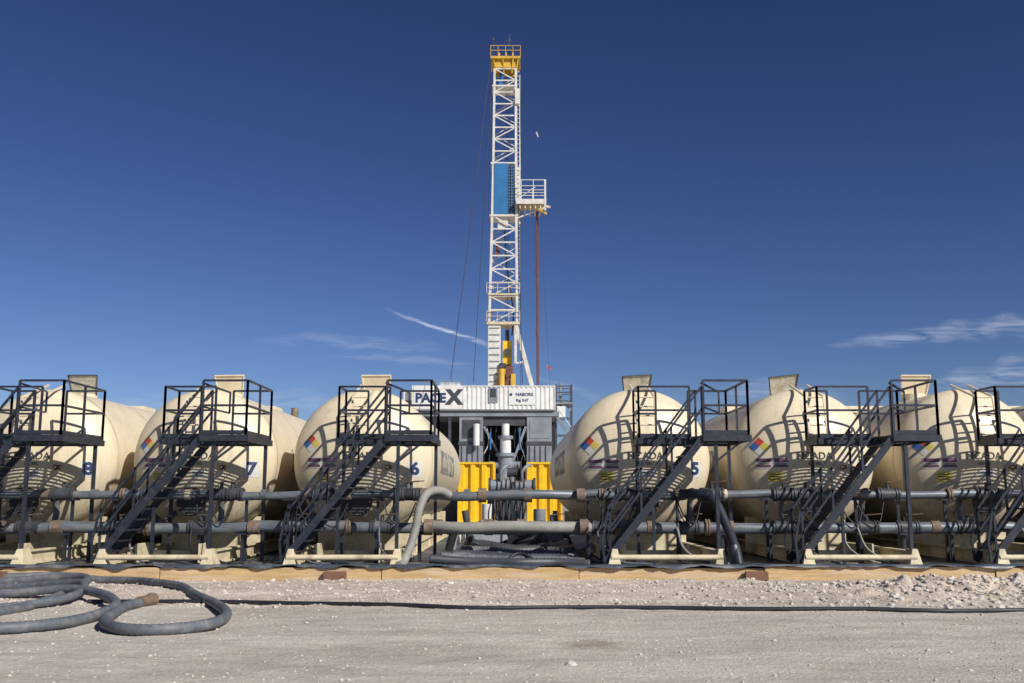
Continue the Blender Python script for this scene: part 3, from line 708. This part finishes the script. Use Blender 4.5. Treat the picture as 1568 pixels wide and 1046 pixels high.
# ------------------------------------------------------------ foreground hoses
def hose(name,pts,r,m=HOSE,rib=.05):
    b=B(); P=[(x,y,max(z,gz(x,y)+r*.9)) for x,y,z in pts]
    b.tube(P,r,m,12,rib=rib,ribstep=.03); return b.obj(name)
hose('suction_hose',[(-8.6,17.3,.12),(-7.8,17.6,.12),(-7.1,17.5,.06),(-6.4,17.2,.06),(-5.86,16.6,.06),(-5.1,15.7,.06),(-4.56,14.7,.06),(-3.9,13.5,.06),(-3.45,12.4,.06),(-3.35,11.5,.06),(-3.65,11.0,.06),(-4.15,11.0,.06),(-4.6,11.6,.06),(-4.85,12.5,.06),(-5.0,13.3,.06),(-4.95,13.8,.06)],.062)
hose('suction_hose',[(-10.5,17.0,.06),(-8.7,17.0,.06),(-7.6,17.0,.14),(-7.0,16.7,.16),(-6.7,16.0,.12),(-6.4,14.6,.08),(-6.25,13.2,.06),(-6.4,12.2,.06),(-6.4,11.4,.06),(-5.9,11.0,.06),(-5.3,11.2,.06),(-4.98,11.9,.06),(-5.0,12.9,.10),(-5.5,13.8,.15),(-6.3,14.5,.17),(-7.3,14.5,.1),(-8.5,14.6,.06)],.062)
hose('suction_hose',[(-9,15.8,.06),(-7.8,15.9,.06),(-7.0,15.6,.15),(-6.3,15.0,.2),(-6.0,13.9,.12),(-6.5,13.0,.06),(-7.5,12.5,.06)],.055)
b=B(); b.cyl((-4.98,13.65,.07),(-4.93,13.95,.07),.075,RUST,14); b.cyl((-4.93,13.95,.07),(-4.92,14.02,.07),.095,RUST,14); b.obj('hose_coupling')
pts=[(-5.8,14.0),(-4.2,14.05),(-3,13.9),(-1.5,13.6),(-.5,13.35),(.8,13.5),(2,13.45),(3.2,13.2),(4.4,13.1),(5.4,12.95),(6.3,13.15),(7.4,13.3),(9.5,13.4)]
hose('ground_cable',[(x,y,gz(x,y)+.022) for x,y in pts],.027,BLACK,0.0001)

# ------------------------------------------------------------ thin cirrus / contrail
CM=bpy.data.materials.new('cirrus'); CM.use_nodes=True
nt=CM.node_tree; N=nt.nodes; L=nt.links; N.remove(N['Principled BSDF'])
uv=N.new('ShaderNodeTexCoord'); sp=N.new('ShaderNodeSeparateXYZ'); L.new(uv.outputs['UV'],sp.inputs[0])
def mth(op,a,b=None):
    m=N.new('ShaderNodeMath'); m.operation=op
    for k,q in ((0,a),(1,b)):
        if q is None: continue
        if hasattr(q,'node'): L.new(q,m.inputs[k])
        else: m.inputs[k].default_value=q
    return m.outputs[0]
v=sp.outputs['Y']; u=sp.outputs['X']
ed=mth('MULTIPLY',mth('MULTIPLY',v,mth('SUBTRACT',1.0,v)),4.0)
eu=mth('MULTIPLY',mth('MULTIPLY',u,mth('SUBTRACT',1.0,u)),4.0)
mp=N.new('ShaderNodeMapping'); mp.inputs['Scale'].default_value=(.010,.012,.075); mp.inputs['Rotation'].default_value=(0,.12,0); L.new(uv.outputs['Object'],mp.inputs[0])
nn=N.new('ShaderNodeTexNoise'); nn.inputs['Scale'].default_value=1.2; nn.inputs['Detail'].default_value=7; nn.inputs['Roughness'].default_value=.55; nn.inputs['Distortion'].default_value=.5; L.new(mp.outputs[0],nn.inputs['Vector'])
al=mth('MULTIPLY',mth('MULTIPLY',mth('POWER',ed,1.8),mth('POWER',eu,.8)),mth('MAXIMUM',mth('MULTIPLY',mth('SUBTRACT',nn.outputs['Fac'],.36),2.3),0.0))
oi=N.new('ShaderNodeObjectInfo'); al=mth('MULTIPLY',al,oi.outputs['Alpha'])
al=mth('MINIMUM',al,.9)
df=N.new('ShaderNodeBsdfDiffuse'); df.inputs[0].default_value=(.60,.67,.78,1); tr=N.new('ShaderNodeBsdfTransparent')
mxs=N.new('ShaderNodeMixShader'); L.new(al,mxs.inputs[0]); L.new(tr.outputs[0],mxs.inputs[1]); L.new(df.outputs[0],mxs.inputs[2]); L.new(mxs.outputs[0],N['Material Output'].inputs[0])
def cloud(name,pts,wd,alpha,y=2000):
    vs=[];uvs=[]; n0=len(pts); Q=[]
    for i in range(n0-1):
        for j in range(6):
            t=j/6; s=t*t*(3-2*t)*.4+t*.6
            Q.append((pts[i][0]*(1-t)+pts[i+1][0]*t, pts[i][1]*(1-s)+pts[i+1][1]*s, wd[i]*(1-t)+wd[i+1]*t))
    Q.append((*pts[-1],wd[-1])); n=len(Q)
    for i,(x,z,w) in enumerate(Q):
        z+=noise.noise((x*.02,3,1))*w*.25
        vs+= [(x,y,z-w/2),(x,y,z+w/2)]; uvs+=[(i/(n-1),0),(i/(n-1),1)]
    fs=[(2*i,2*i+2,2*i+3,2*i+1) for i in range(n-1)]
    me=bpy.data.meshes.new(name); me.from_pydata(vs,[],fs); me.materials.append(CM)
    ul=me.uv_layers.new(name='UVMap')
    for p in me.polygons:
        for li in p.loop_indices: ul.data[li].uv=uvs[me.loops[li].vertex_index]
    o=bpy.data.objects.new(name,me); COL.objects.link(o); o.color=(1,1,1,alpha)
cloud('contrail',[(-265,385),(-205,362),(-165,346),(-125,336),(-100,326),(-70,314),(-30,303)],[8,12,9,11,10,16,20],1.2)
cloud('cirrus_cloud',[(-540,318),(-400,322),(-260,310),(-120,302)],[20,40,45,25],.25,2010)
cloud('cirrus_cloud',[(-380,290),(-260,286),(-160,278),(-60,262)],[12,24,26,20],.32,2020)
cloud('cirrus_cloud',[(640,308),(760,322),(900,340),(1040,352),(1180,350)],[12,40,55,60,60],.5,2030)
cloud('cirrus_cloud',[(820,225),(950,240),(1080,255),(1300,250)],[30,70,110,120],.5,2040)
cloud('cirrus_cloud',[(40,250),(90,235),(150,215),(200,190)],[12,20,24,30],.3,2050)
cloud('cirrus_cloud',[(380,190),(480,225),(580,215),(700,200)],[20,60,60,40],.35,2060)
cloud('cirrus_cloud',[(-1000,170),(-700,200),(-450,205),(-300,180)],[40,60,60,40],.25,2070)
